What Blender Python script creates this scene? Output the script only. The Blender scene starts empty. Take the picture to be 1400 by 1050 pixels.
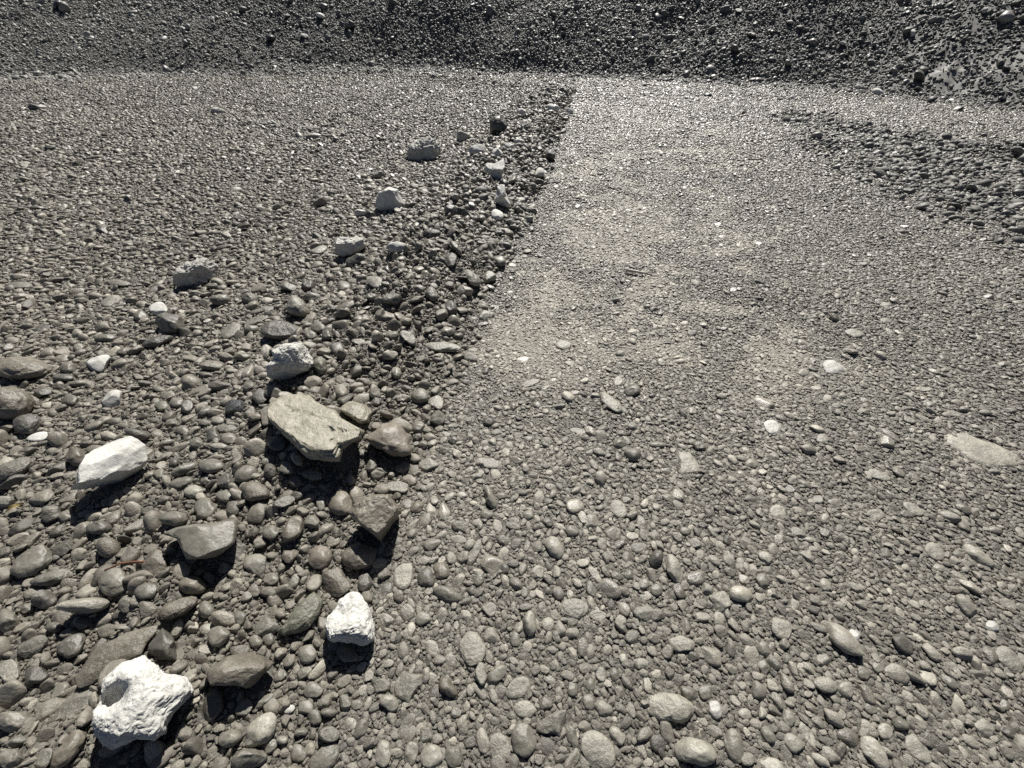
import bpy, bmesh, math, random
import numpy as np
from mathutils import Matrix, Vector, kdtree

RNG = np.random.default_rng(7)
random.seed(7)
S = bpy.context.scene
COL = S.collection

# ------------------------------------------------------------------ camera
CAM_H, FPX, PITCH = 1.30, 535.0, math.radians(44.5)
cp, sp = math.cos(PITCH), math.sin(PITCH)
FW = np.array([0, cp, -sp]); UP = np.array([0, sp, cp]); RT = np.array([1.0, 0, 0])
CAM = np.array([0, 0, CAM_H])


def ray(x, y):
    d = FW + RT * ((x - 700) / FPX) - UP * ((y - 525) / FPX)
    return d / np.linalg.norm(d)


def flat_hit(x, y):
    d = ray(x, y)
    t = CAM_H / max(1e-4, -d[2])
    return CAM + d * t


def project(P):
    """world points -> (x, y, depth) on the 1400 x 1050 frame (used only to leave out gravel that could never be seen)"""
    q = P - CAM
    z = q @ FW
    zz = np.where(z > 1e-3, z, 1e-3)
    return 700 + FPX * (q @ RT) / zz, 525 - FPX * (q @ UP) / zz, z


# ------------------------------------------------------------------ noise
def _hash(ix, iy, iz, seed):
    h = (ix * 374761393 + iy * 668265263 + iz * 2147483647 + seed * 1274126177) & 0xFFFFFFFF
    h = ((h ^ (h >> 13)) * 1274126177) & 0xFFFFFFFF
    h = ((h ^ (h >> 15)) * 2246822519) & 0xFFFFFFFF
    return ((h ^ (h >> 16)) & 0xFFFFFF) / float(0xFFFFFF)


def vnoise(P, seed=0):
    P = np.asarray(P, dtype=np.float64)
    i = np.floor(P).astype(np.int64); f = P - i
    f = f * f * f * (f * (f * 6 - 15) + 10)
    out = 0
    for dx in (0, 1):
        wx = f[:, 0] if dx else 1 - f[:, 0]
        for dy in (0, 1):
            wy = f[:, 1] if dy else 1 - f[:, 1]
            for dz in (0, 1):
                wz = f[:, 2] if dz else 1 - f[:, 2]
                out = out + wx * wy * wz * _hash(i[:, 0] + dx, i[:, 1] + dy, i[:, 2] + dz, seed)
    return out * 2 - 1


def fbm(P, octaves=4, seed=0, gain=0.5):
    a, s, n = 0.0, 1.0, 0.0
    P = np.asarray(P, dtype=np.float64)
    for k in range(octaves):
        a = a + s * vnoise(P * (2.03 ** k) + 17.3 * k, seed + k)
        n += s; s *= gain
    return a / n


def fbm2(x, y, octaves=4, seed=0, gain=0.5):
    return fbm(np.stack([x, y, np.zeros_like(x) + 0.37], 1), octaves, seed, gain)


def worley2(x, y, seed=0):
    """cell bumps: 1 in a cell's middle, 0 at its rim; and a random value per cell"""
    ix = np.floor(x).astype(np.int64); iy = np.floor(y).astype(np.int64)
    d1 = np.full(x.shape, 9.0); d2 = np.full(x.shape, 9.0); cid = np.zeros(x.shape)
    for dx in (-1, 0, 1):
        for dy in (-1, 0, 1):
            cx = ix + dx; cy = iy + dy; z = np.zeros_like(cx)
            px = cx + _hash(cx, cy, z, seed); py = cy + _hash(cx, cy, z + 5, seed)
            d = (px - x) ** 2 + (py - y) ** 2
            near = d < d1
            d2 = np.where(near, d1, np.minimum(d2, d))
            cid = np.where(near, _hash(cx, cy, z + 9, seed), cid)
            d1 = np.where(near, d, d1)
    return np.clip((np.sqrt(d2) - np.sqrt(d1)) * 1.6, 0, 1), cid


# ------------------------------------------------------------------ terrain
def world_line(pts):
    return np.array([flat_hit(x, y)[:2] for x, y in pts])


ROAD_EDGE = world_line([(792, 108), (766, 190), (738, 265), (700, 350), (668, 420), (640, 485), (606, 560), (580, 640),
                        (548, 720), (530, 790), (515, 880), (490, 960), (430, 1045)])
CREST = world_line([(772, 132), (715, 200), (655, 280), (590, 370), (530, 450), (450, 550), (360, 690), (250, 850), (130, 1040)])
TOE = world_line([(-260, 108), (0, 108), (300, 101), (560, 96), (790, 101), (960, 110), (1120, 118), (1300, 137), (1400, 150)])
TOE = np.vstack([TOE, TOE[-1] + (TOE[-1] - TOE[-2]) * 3])
TOE = np.vstack([TOE[0] + (TOE[0] - TOE[1]) * 2, TOE])
print('toe', TOE.round(2).tolist())
assert (np.diff(TOE[:, 0]) > 0).all(), TOE
RUT1 = world_line([(1080, 160), (1180, 180), (1300, 205), (1420, 215)])
RUT2 = world_line([(1120, 195), (1230, 210), (1330, 235), (1440, 290)])
RHEAP = world_line([(1265, 122), (1340, 136), (1440, 150)])
RUT3 = world_line([(1190, 222), (1290, 258), (1400, 325)])
LHEAP = world_line([(330, 168), (430, 182), (470, 190)])
LRIDGE = world_line([(380, 98), (520, 100), (620, 112), (720, 120)])


def line_dist(x, y, L):
    """distance to the polyline and signed side (positive to the right of its direction of travel)"""
    best = np.full(x.shape, 1e9); side = np.zeros(x.shape)
    for (ax, ay), (bx, by) in zip(L[:-1], L[1:]):
        vx, vy = bx - ax, by - ay
        t = np.clip(((x - ax) * vx + (y - ay) * vy) / (vx * vx + vy * vy), 0, 1)
        qx, qy = x - ax - t * vx, y - ay - t * vy
        d = np.hypot(qx, qy)
        s = np.sign(qx * vy - qy * vx)
        n = d < best
        best = np.where(n, d, best); side = np.where(n, s, side)
    return best, side


def sstep(a, b, v):
    t = np.clip((v - a) / (b - a), 0, 1)
    return t * t * (3 - 2 * t)


def road_side(x, y):
    d, s = line_dist(x, y, ROAD_EDGE)      # the edge runs towards the camera: road lies on its left hand
    return -s * d + 0.075 * fbm2(x * 5, y * 5, 3, 47) + 0.05 * fbm2(x * 1.7, y * 1.7, 2, 48)


def toe_y(x):
    return np.interp(x, TOE[:, 0], TOE[:, 1])


def beyond_toe(x, y):
    d, sd = line_dist(x, y, TOE)
    return -sd * d


def windrow(x, y):
    d, _ = line_dist(x, y, CREST)
    r = np.hypot(x, y)
    wid = 0.26 + 0.05 * np.clip(r, 0, 8)
    return np.exp(-(d / wid) ** 2)


def base_height(x, y):
    x = np.asarray(x, float); y = np.asarray(y, float)
    r = np.hypot(x, y)
    wob = fbm2(x * 0.45, y * 0.45, 2, 40)
    z = 0.012 * fbm2(x * 2.2, y * 2.2, 3, 3) + 0.02 * fbm2(x * 0.5, y * 0.5, 2, 8) * np.clip(r / 3, 0, 1)
    sd = road_side(x, y)
    w = windrow(x, y) * (1 - sstep(-0.16, 0.03, sd + 0.05 * fbm2(x * 5, y * 5, 2, 13)))
    z = z + w * (0.07 + 0.09 * sstep(1.0, 2.6, r) + 0.075 * fbm2(x * 4.5, y * 4.5, 3, 12))
    for L, hgt, wd in ((RUT1, 0.085, 0.25), (RUT2, 0.085, 0.28), (RUT3, 0.06, 0.25), (LHEAP, 0.04, 0.2), (LRIDGE, 0.09, 0.3), (RHEAP, 0.12, 0.45)):
        d, _ = line_dist(x, y, L)
        z = z + np.exp(-(d / wd) ** 2) * hgt * (0.75 + 0.8 * fbm2(x * 2.6, y * 2.6, 2, 21))
    past = beyond_toe(x, y) + 0.4 * wob
    slope = np.interp(x, [-16, -11, -8, 9, 13], [0.42, 0.46, 0.6, 0.6, 0.5])
    pp = np.clip(past, 0, 16)
    soft = np.interp(x, [-14, -6, -1, 3, 8], [1.6, 0.9, 0.12, 0.08, 0.25])
    rise = slope * pp * pp / (pp + soft)
    rise = rise + np.where(past > 0, (0.12 * fbm2(x * 0.6, y * 0.6, 2, 31) + 0.02 * fbm2(x * 2.6, y * 2.6, 2, 33)) * np.clip(past / 0.6, 0, 1), 0)
    return z + rise


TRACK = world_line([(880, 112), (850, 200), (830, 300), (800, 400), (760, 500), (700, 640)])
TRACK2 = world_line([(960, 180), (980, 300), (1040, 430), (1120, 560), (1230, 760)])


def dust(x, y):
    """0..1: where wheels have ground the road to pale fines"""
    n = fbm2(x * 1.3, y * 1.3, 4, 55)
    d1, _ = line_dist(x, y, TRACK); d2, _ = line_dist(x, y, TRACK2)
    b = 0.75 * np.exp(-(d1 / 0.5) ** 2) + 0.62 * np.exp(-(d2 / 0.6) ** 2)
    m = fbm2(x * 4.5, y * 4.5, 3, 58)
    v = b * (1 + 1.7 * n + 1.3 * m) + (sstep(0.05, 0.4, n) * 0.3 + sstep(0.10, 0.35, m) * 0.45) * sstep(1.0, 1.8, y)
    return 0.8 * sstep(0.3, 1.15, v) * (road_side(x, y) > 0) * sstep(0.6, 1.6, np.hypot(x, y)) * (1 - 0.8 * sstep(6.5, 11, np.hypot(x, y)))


SAND1 = world_line([(1270, 150), (1400, 160), (1520, 172)])
SAND2 = world_line([(150, 100), (330, 100), (420, 108)])


def sand(x, y):
    """0..1: washed pale sand at the foot of the slope"""
    d1, _ = line_dist(x, y, SAND1); d2, _ = line_dist(x, y, SAND2)
    return np.clip(np.exp(-(d1 / 0.55) ** 2) + 0.6 * np.exp(-(d2 / 0.5) ** 2) + 1.1 * np.exp(-(line_dist(x, y, SAND3)[0] / 0.8) ** 2), 0, 1) * (0.7 + 0.5 * fbm2(x * 1.5, y * 1.5, 3, 57))


def sand_line():
    return np.array([hit(1310, 98)[:2], hit(1400, 98)[:2], hit(1500, 98)[:2]])


def height(x, y):
    return float(base_height(np.array([x]), np.array([y]))[0])


def hit(px, py, lift=0.0):
    """the point where the line of sight meets the terrain raised by lift"""
    d = ray(px, py)
    ts = np.geomspace(0.4, 40, 260)
    P = CAM + ts[:, None] * d
    below = P[:, 2] < base_height(P[:, 0], P[:, 1]) + lift
    if not below.any():
        return CAM + d * 15
    k = int(np.argmax(below))
    t2 = np.linspace(ts[max(k - 1, 0)], ts[k], 24)
    Q = CAM + t2[:, None] * d
    g = Q[:, 2] - base_height(Q[:, 0], Q[:, 1]) - lift
    j = max(1, int(np.argmax(g < 0))) if (g < 0).any() else 23
    f = np.clip(g[j - 1] / (g[j - 1] - g[j] + 1e-12), 0, 1)
    return CAM + (t2[j - 1] + (t2[j] - t2[j - 1]) * f) * d


SAND3 = sand_line()


# ------------------------------------------------------------------ materials
def new_mat(name):
    m = bpy.data.materials.new(name); m.use_nodes = True
    nt = m.node_tree
    b = nt.nodes['Principled BSDF']
    return m, nt, b


def N(nt, t, **kw):
    n = nt.nodes.new(t)
    for k, v in kw.items():
        if k in n.inputs: n.inputs[k].default_value = v
        else: setattr(n, k, v)
    return n


def ramp(nt, stops):
    r = nt.nodes.new('ShaderNodeValToRGB')
    e = r.color_ramp.elements
    while len(e) < len(stops): e.new(0.5)
    for i, (p, c) in enumerate(stops):
        e[i].position = p; e[i].color = (*c, 1)
    return r


def bump_chain(nt, b, coord, specs):
    prev = None
    for kind, scale, dist, strength in specs:
        if kind == 'noise':
            t = N(nt, 'ShaderNodeTexNoise', Scale=scale, Detail=6.0, Roughness=0.62); out = t.outputs['Fac']
        elif kind == 'vor':
            t = N(nt, 'ShaderNodeTexVoronoi', Scale=scale); out = t.outputs['Distance']
        else:
            t = N(nt, 'ShaderNodeTexWave', Scale=scale, Distortion=7.0, Detail=4.0); out = t.outputs['Fac']
        nt.links.new(coord, t.inputs['Vector'])
        bp = N(nt, 'ShaderNodeBump', Strength=strength, Distance=dist)
        nt.links.new(out, bp.inputs['Height'])
        if prev: nt.links.new(prev.outputs[0], bp.inputs['Normal'])
        prev = bp
    nt.links.new(prev.outputs[0], b.inputs['Normal'])


def stone_material(name, rough, bumps, var=0.35, spec=0.5):
    """the colour comes from the object itself (its own rock), broken up by mineral noise and dried mud"""
    m, nt, b = new_mat(name)
    oi = N(nt, 'ShaderNodeObjectInfo'); tc = N(nt, 'ShaderNodeTexCoord')
    n1 = N(nt, 'ShaderNodeTexNoise', Scale=26.0, Detail=8.0, Roughness=0.65)
    n2 = N(nt, 'ShaderNodeTexNoise', Scale=190.0, Detail=4.0, Roughness=0.7)
    nt.links.new(tc.outputs['Object'], n1.inputs['Vector']); nt.links.new(tc.outputs['Object'], n2.inputs['Vector'])
    r1 = ramp(nt, [(0.3, (1 - var,) * 3), (0.7, (1 + var * 0.55,) * 3)])
    nt.links.new(n1.outputs['Fac'], r1.inputs[0])
    r2 = ramp(nt, [(0.3, (0.8,) * 3), (0.72, (1.18,) * 3)])
    nt.links.new(n2.outputs['Fac'], r2.inputs[0])
    m1 = N(nt, 'ShaderNodeMixRGB', blend_type='MULTIPLY', Fac=1.0); m2 = N(nt, 'ShaderNodeMixRGB', blend_type='MULTIPLY', Fac=1.0)
    nt.links.new(oi.outputs['Color'], m1.inputs[1]); nt.links.new(r1.outputs[0], m1.inputs[2])
    nt.links.new(m1.outputs[0], m2.inputs[1]); nt.links.new(r2.outputs[0], m2.inputs[2])
    nt.links.new(m2.outputs[0], b.inputs['Base Color'])
    rr = N(nt, 'ShaderNodeMapRange'); rr.inputs['To Min'].default_value = rough - 0.08; rr.inputs['To Max'].default_value = rough + 0.14
    nt.links.new(n1.outputs['Fac'], rr.inputs['Value']); nt.links.new(rr.outputs[0], b.inputs['Roughness'])
    b.inputs['Specular IOR Level'].default_value = spec
    bump_chain(nt, b, tc.outputs['Object'], bumps)
    return m


M_SMOOTH = stone_material('worn_stone', 0.42, [('noise', 60, 0.005, 0.6), ('noise', 260, 0.0009, 0.5)], spec=0.5)
M_ROUGH = stone_material('broken_stone', 0.42, [('noise', 45, 0.009, 0.8), ('noise', 220, 0.0016, 0.6)], spec=0.6)
M_WHITE = stone_material('white_pumice', 0.85, [('vor', 90, 0.004, 0.3), ('noise', 110, 0.006, 0.7), ('noise', 400, 0.0012, 0.5)], var=0.30, spec=0.25)
M_CHALK = stone_material('white_limestone', 0.75, [('noise', 40, 0.006, 0.55), ('noise', 240, 0.0018, 0.6)], var=0.26, spec=0.3)


def gravel_material(name, dark, light, rough, spec=0.55):
    m, nt, b = new_mat(name)
    at = N(nt, 'ShaderNodeAttribute', attribute_type='INSTANCER', attribute_name='tone')
    tc = N(nt, 'ShaderNodeTexCoord')
    r = ramp(nt, [(0.0, dark), (0.75, light), (1.0, tuple(min(0.6, c * 1.45) for c in light))])
    nt.links.new(at.outputs['Fac'], r.inputs[0])
    n1 = N(nt, 'ShaderNodeTexNoise', Scale=2.4, Detail=6.0, Roughness=0.65)
    nt.links.new(tc.outputs['Object'], n1.inputs['Vector'])
    r1 = ramp(nt, [(0.3, (0.68,) * 3), (0.72, (1.25,) * 3)])
    nt.links.new(n1.outputs['Fac'], r1.inputs[0])
    m1 = N(nt, 'ShaderNodeMixRGB', blend_type='MULTIPLY', Fac=1.0)
    nt.links.new(r.outputs[0], m1.inputs[1]); nt.links.new(r1.outputs[0], m1.inputs[2])
    nt.links.new(m1.outputs[0], b.inputs['Base Color'])
    b.inputs['Specular IOR Level'].default_value = spec
    oi = N(nt, 'ShaderNodeObjectInfo'); rr = N(nt, 'ShaderNodeMapRange'); rr.inputs['To Min'].default_value = rough; rr.inputs['To Max'].default_value = rough + 0.28
    nt.links.new(oi.outputs['Random'], rr.inputs['Value']); nt.links.new(rr.outputs[0], b.inputs['Roughness'])
    bump_chain(nt, b, tc.outputs['Object'], [('noise', 2.2, 0.0045, 0.7), ('noise', 8, 0.0016, 0.8)])
    return m


def ground_material(name, dark, mid, light, rough):
    m, nt, b = new_mat(name)
    g = N(nt, 'ShaderNodeNewGeometry')
    at = N(nt, 'ShaderNodeAttribute', attribute_name='grain')
    n2 = N(nt, 'ShaderNodeTexNoise', Scale=90.0, Detail=5.0, Roughness=0.7)
    n3 = N(nt, 'ShaderNodeTexNoise', Scale=1.3, Detail=5.0, Roughness=0.6)
    for n in (n2, n3): nt.links.new(g.outputs['Position'], n.inputs['Vector'])
    r = ramp(nt, [(0.0, dark), (0.5, mid), (1.0, light)])
    nt.links.new(at.outputs['Fac'], r.inputs[0])
    r2 = ramp(nt, [(0.28, (0.62,) * 3), (0.72, (1.3,) * 3)]); nt.links.new(n2.outputs['Fac'], r2.inputs[0])
    r3 = ramp(nt, [(0.3, (0.85,) * 3), (0.7, (1.15,) * 3)]); nt.links.new(n3.outputs['Fac'], r3.inputs[0])
    m1 = N(nt, 'ShaderNodeMixRGB', blend_type='MULTIPLY', Fac=1.0); m2 = N(nt, 'ShaderNodeMixRGB', blend_type='MULTIPLY', Fac=1.0)
    nt.links.new(r.outputs[0], m1.inputs[1]); nt.links.new(r2.outputs[0], m1.inputs[2])
    nt.links.new(m1.outputs[0], m2.inputs[1]); nt.links.new(r3.outputs[0], m2.inputs[2])
    nt.links.new(m2.outputs[0], b.inputs['Base Color'])
    b.inputs['Roughness'].default_value = rough
    bump_chain(nt, b, g.outputs['Position'], [('noise', 70, 0.012, 0.5), ('noise', 330, 0.003, 0.5)])
    return m


M_GRAVEL = gravel_material('river_gravel', (0.085, 0.077, 0.062), (0.245, 0.225, 0.183), 0.36)
M_ROADGR = gravel_material('packed_road_gravel', (0.080, 0.073, 0.060), (0.27, 0.25, 0.206), 0.32, 0.75)
M_SCREE = gravel_material('dark_scree', (0.06, 0.058, 0.051), (0.20, 0.193, 0.170), 0.45)
M_GROUND = ground_material('gravelly_soil', (0.05, 0.046, 0.038), (0.15, 0.138, 0.113), (0.30, 0.28, 0.23), 0.5)
M_ROAD = ground_material('packed_gravel_fines', (0.045, 0.041, 0.034), (0.14, 0.13, 0.107), (0.36, 0.338, 0.285), 0.68)  # dark end lowered to imitate shade between the stones
M_HILL = ground_material('dark_slope_soil', (0.03, 0.029, 0.026), (0.085, 0.082, 0.073), (0.36, 0.35, 0.318), 0.7)


def plain_mat(name, c, rough):
    m, nt, b = new_mat(name)
    tc = N(nt, 'ShaderNodeTexCoord')
    n = N(nt, 'ShaderNodeTexNoise', Scale=120.0, Detail=5.0)
    nt.links.new(tc.outputs['Object'], n.inputs['Vector'])
    r = ramp(nt, [(0.3, tuple(v * 0.6 for v in c)), (0.7, tuple(v * 1.3 for v in c))])
    nt.links.new(n.outputs['Fac'], r.inputs[0]); nt.links.new(r.outputs[0], b.inputs['Base Color'])
    b.inputs['Roughness'].default_value = rough
    return m


M_TWIG = plain_mat('brown_bark', (0.16, 0.075, 0.04), 0.6)
M_STICK = plain_mat('bleached_wood', (0.42, 0.39, 0.32), 0.6)
M_LEAF = plain_mat('yellow_leaf', (0.30, 0.24, 0.11), 0.6)


# ------------------------------------------------------------------ mesh helpers
def mesh_from(name, V, F, mat, attrs=None):
    me = bpy.data.meshes.new(name)
    V = np.asarray(V, np.float32); F = np.asarray(F, np.int32)
    k = F.shape[1]
    me.vertices.add(len(V)); me.vertices.foreach_set('co', V.ravel())
    me.loops.add(F.size); me.loops.foreach_set('vertex_index', F.ravel())
    me.polygons.add(len(F))
    me.polygons.foreach_set('loop_start', np.arange(0, F.size, k, dtype=np.int32))
    me.polygons.foreach_set('use_smooth', np.ones(len(F), bool))
    me.update(calc_edges=True)
    for an, av in (attrs or {}).items():
        a = me.attributes.new(an, 'FLOAT', 'POINT'); a.data.foreach_set('value', np.asarray(av, np.float32))
    me.materials.append(mat)
    return me


_ico = {}


def ico(n):
    if n not in _ico:
        bm = bmesh.new(); bmesh.ops.create_icosphere(bm, subdivisions=n, radius=1.0)
        bm.verts.ensure_lookup_table()
        V = np.array([v.co[:] for v in bm.verts]); V /= np.linalg.norm(V, axis=1)[:, None]
        F = np.array([[v.index for v in f.verts] for f in bm.faces])
        bm.free(); _ico[n] = (V, F)
    return _ico[n]


def facet(V, rng, count, lo, hi, soft=0.0):
    """cut a unit blob with random planes, leaving broken faces"""
    V = V.copy()
    for _ in range(count):
        n = rng.normal(size=3); n /= np.linalg.norm(n)
        d = rng.uniform(lo, hi)
        over = V @ n - d
        V -= np.where(over > 0, over * (1 - soft), 0)[:, None] * n
    return V


def blob(rng, sub, kind):
    """a unit stone shape"""
    V0, F = ico(sub)
    V = V0.copy()
    off = rng.uniform(-50, 50, 3)
    if kind in 'r':
        V = facet(V, rng, 6, 0.66, 0.95, 0.2)
        V *= (1 + 0.2 * fbm(V0 * 1.0 + off, 2, 1) + 0.045 * fbm(V0 * 4 + off, 3, 2))[:, None]
    elif kind == 'a':
        V = facet(V, rng, 11, 0.55, 0.85, 0.06)
        V *= (1 + 0.06 * fbm(V0 * 2.2 + off, 4, 3) + 0.035 * fbm(V0 * 7 + off, 3, 5))[:, None]
    elif kind == 'f':
        V = facet(V, rng, 6, 0.62, 0.9, 0.08)
        V *= (1 + 0.05 * fbm(V0 * 3 + off, 4, 3))[:, None]
    elif kind == 'p':
        V = facet(V, rng, 7, 0.68, 0.92, 0.15)
        n1 = fbm(V0 * 2.6 + off, 4, 3); n2 = fbm(V0 * 8.5 + off, 4, 6)
        n3 = fbm(V0 * np.array([9, 22, 16]) + off, 3, 9)
        n4 = fbm(V0 * 26 + off, 3, 12)
        V *= (1 + 0.07 * n1 - 0.075 * np.abs(n2) + 0.06 * n3 - 0.022 * np.abs(n4))[:, None]
    elif kind == 'c':      # lumpy, mud coated
        V = facet(V, rng, 7, 0.6, 0.9, 0.2)
        V *= (1 + 0.14 * fbm(V0 * 1.9 + off, 4, 3) + 0.06 * fbm(V0 * 5 + off, 3, 6))[:, None]
    elif kind == 's':      # angular, smooth worn faces
        V = facet(V, rng, 9, 0.58, 0.88, 0.05)
        V *= (1 + 0.03 * fbm(V0 * 2.5 + off, 3, 3) + 0.012 * fbm(V0 * 9 + off, 3, 4))[:, None]
    elif kind == 'y':      # layered
        V = facet(V, rng, 5, 0.7, 0.92, 0.15)
        lay = fbm(np.stack([V0[:, 0] * 1.2, V0[:, 1] * 5, V0[:, 2] * 7], 1) + off, 4, 3)
        V *= (1 + 0.09 * lay + 0.03 * fbm(V0 * 9 + off, 3, 4))[:, None]
    V -= (V.max(0) + V.min(0)) / 2
    V /= np.abs(V).max(0)
    return V, F


# ------------------------------------------------------------------ ground, road and hillside: one continuous relief in three sheets
def grain_scale(r):
    """size of the finest modelled grain: what shows there as a few pixels"""
    return np.clip(0.0065 * np.maximum(r, 1.0) ** 1.0, 0.0075, 0.09)


def build_ground():
    hh = CAM_H
    deltas = np.radians(np.concatenate([np.linspace(89.2, 60, 230), np.linspace(59.88, 8.2, 500)]))
    r1 = hh / np.tan(deltas)
    r2 = np.concatenate([np.arange(r1[-1] + 0.035, 22.0, 0.035), np.geomspace(22.2, 260, 60)])
    R = np.concatenate([[0.004], r1, r2])
    A = np.radians(np.concatenate([np.linspace(-180, -118, 60, endpoint=False), np.linspace(-118, -70, 260, endpoint=False),
                                   np.linspace(-70, 70, 1000, endpoint=False), np.linspace(70, 118, 260, endpoint=False),
                                   np.linspace(118, 180, 60, endpoint=False)]))
    nr, na = len(R), len(A)
    X = np.outer(R, np.sin(A)).ravel(); Y = np.outer(R, np.cos(A)).ravel()
    Rr = np.repeat(R, na)
    Z = np.zeros(len(X)); G = np.zeros(len(X))
    for a in range(0, len(X), 150000):
        s = slice(a, a + 150000)
        x, y, r = X[s], Y[s], Rr[s]
        z = base_height(x, y)
        # grains: three fixed octaves blended by distance so that the finest shown is always a few pixels
        lev = np.log2(np.clip(r, 0.9, 14) / 0.9)
        d = np.zeros_like(x); g = np.zeros_like(x)
        for k in range(4):
            w = np.clip(1 - np.abs(lev - k * 1.25) / 1.25, 0, 1)
            if k == 0: w = np.where(lev < 0, 1, w)
            if k == 3: w = np.where(lev > 3.75, 1, w)
            m = w > 0
            if not m.any(): continue
            c = 0.010 * 2 ** (k * 1.0)
            wb = 0.25 * fbm2(x[m] / c * 0.6, y[m] / c * 0.6, 2, 60 + k)
            b, cid = worley2(x[m] / c + wb, y[m] / c - wb, 70 + k)
            d[m] += w[m] * min(c, 0.03) * 0.36 * (b * (0.35 + 0.9 * cid) - 0.45); g[m] += w[m] * (0.25 + 0.75 * cid) * (0.55 + 0.45 * b)
        d += 0.004 * fbm2(x * 40, y * 40, 2, 90)
        d *= 1 - 0.65 * sstep(-0.3, 0.3, beyond_toe(x, y))
        Z[s] = z + d
        G[s] = np.clip(0.05 + 0.5 * g + 0.45 * dust(x, y) + 0.5 * sand(x, y), 0, 1)  # base kept low: shadow in the gaps between stones is put into the colour
    # road polygon, hillside beyond the toe
    i = np.arange(nr - 1)[:, None]; j = np.arange(na)[None, :]
    jn = (j + 1) % na
    F = np.stack([i * na + j, (i + 1) * na + j, (i + 1) * na + jn, i * na + jn], -1).reshape(-1, 4)
    sd = road_side(X, Y); toe = beyond_toe(X, Y) > 0
    hill = toe[F].all(1)
    fx, fy = X[F].mean(1), Y[F].mean(1)
    road = (~hill) & (sd[F].mean(1) > 0) & (fy > -2.2) & (fx > -1.2)
    V = np.stack([X, Y, Z], 1)
    for name, mask, mat in (('ground', ~(hill | road), M_GROUND), ('gravel_road', road, M_ROAD), ('hillside', hill, M_HILL)):
        f = F[mask]; used = np.unique(f); remap = np.zeros(len(V), np.int32); remap[used] = np.arange(len(used))
        o = bpy.data.objects.new(name, mesh_from(name, V[used], remap[f], mat, {'grain': G[used]}))
        COL.objects.link(o); o['kind'] = 'structure'
        o['label'] = {'ground': 'dark grey gravelly soil left of the road', 'gravel_road': 'packed pale grey gravel road running to the slope foot',
                      'hillside': 'dark stony slope rising behind the road'}[name]


# ------------------------------------------------------------------ stones seen one by one in the photograph
TONES = {'w': (0.56, 0.552, 0.512), 'v': (0.42, 0.41, 0.375), 'l': (0.245, 0.232, 0.193), 'm': (0.155, 0.146, 0.120), 'd': (0.10, 0.094, 0.079),
         'b': (0.150, 0.134, 0.106), 'p': (0.200, 0.175, 0.143), 'k': (0.036, 0.036, 0.037), 'o': (0.142, 0.140, 0.106), 't': (0.28, 0.260, 0.200)}
TONE_WORD = {'w': 'white', 'v': 'pale grey', 'l': 'light grey', 'm': 'grey', 'd': 'dark grey', 'b': 'brown', 'p': 'pinkish brown', 'k': 'black', 'o': 'olive', 't': 'tan'}
SHAPE_WORD = {'r': 'rounded', 'a': 'angular', 'f': 'flat', 'p': 'pitted', 's': 'smooth faceted', 'y': 'layered'}
placed = []     # (x, y, radius) circles kept clear of loose gravel
things = []     # bookkeeping for labels


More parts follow.
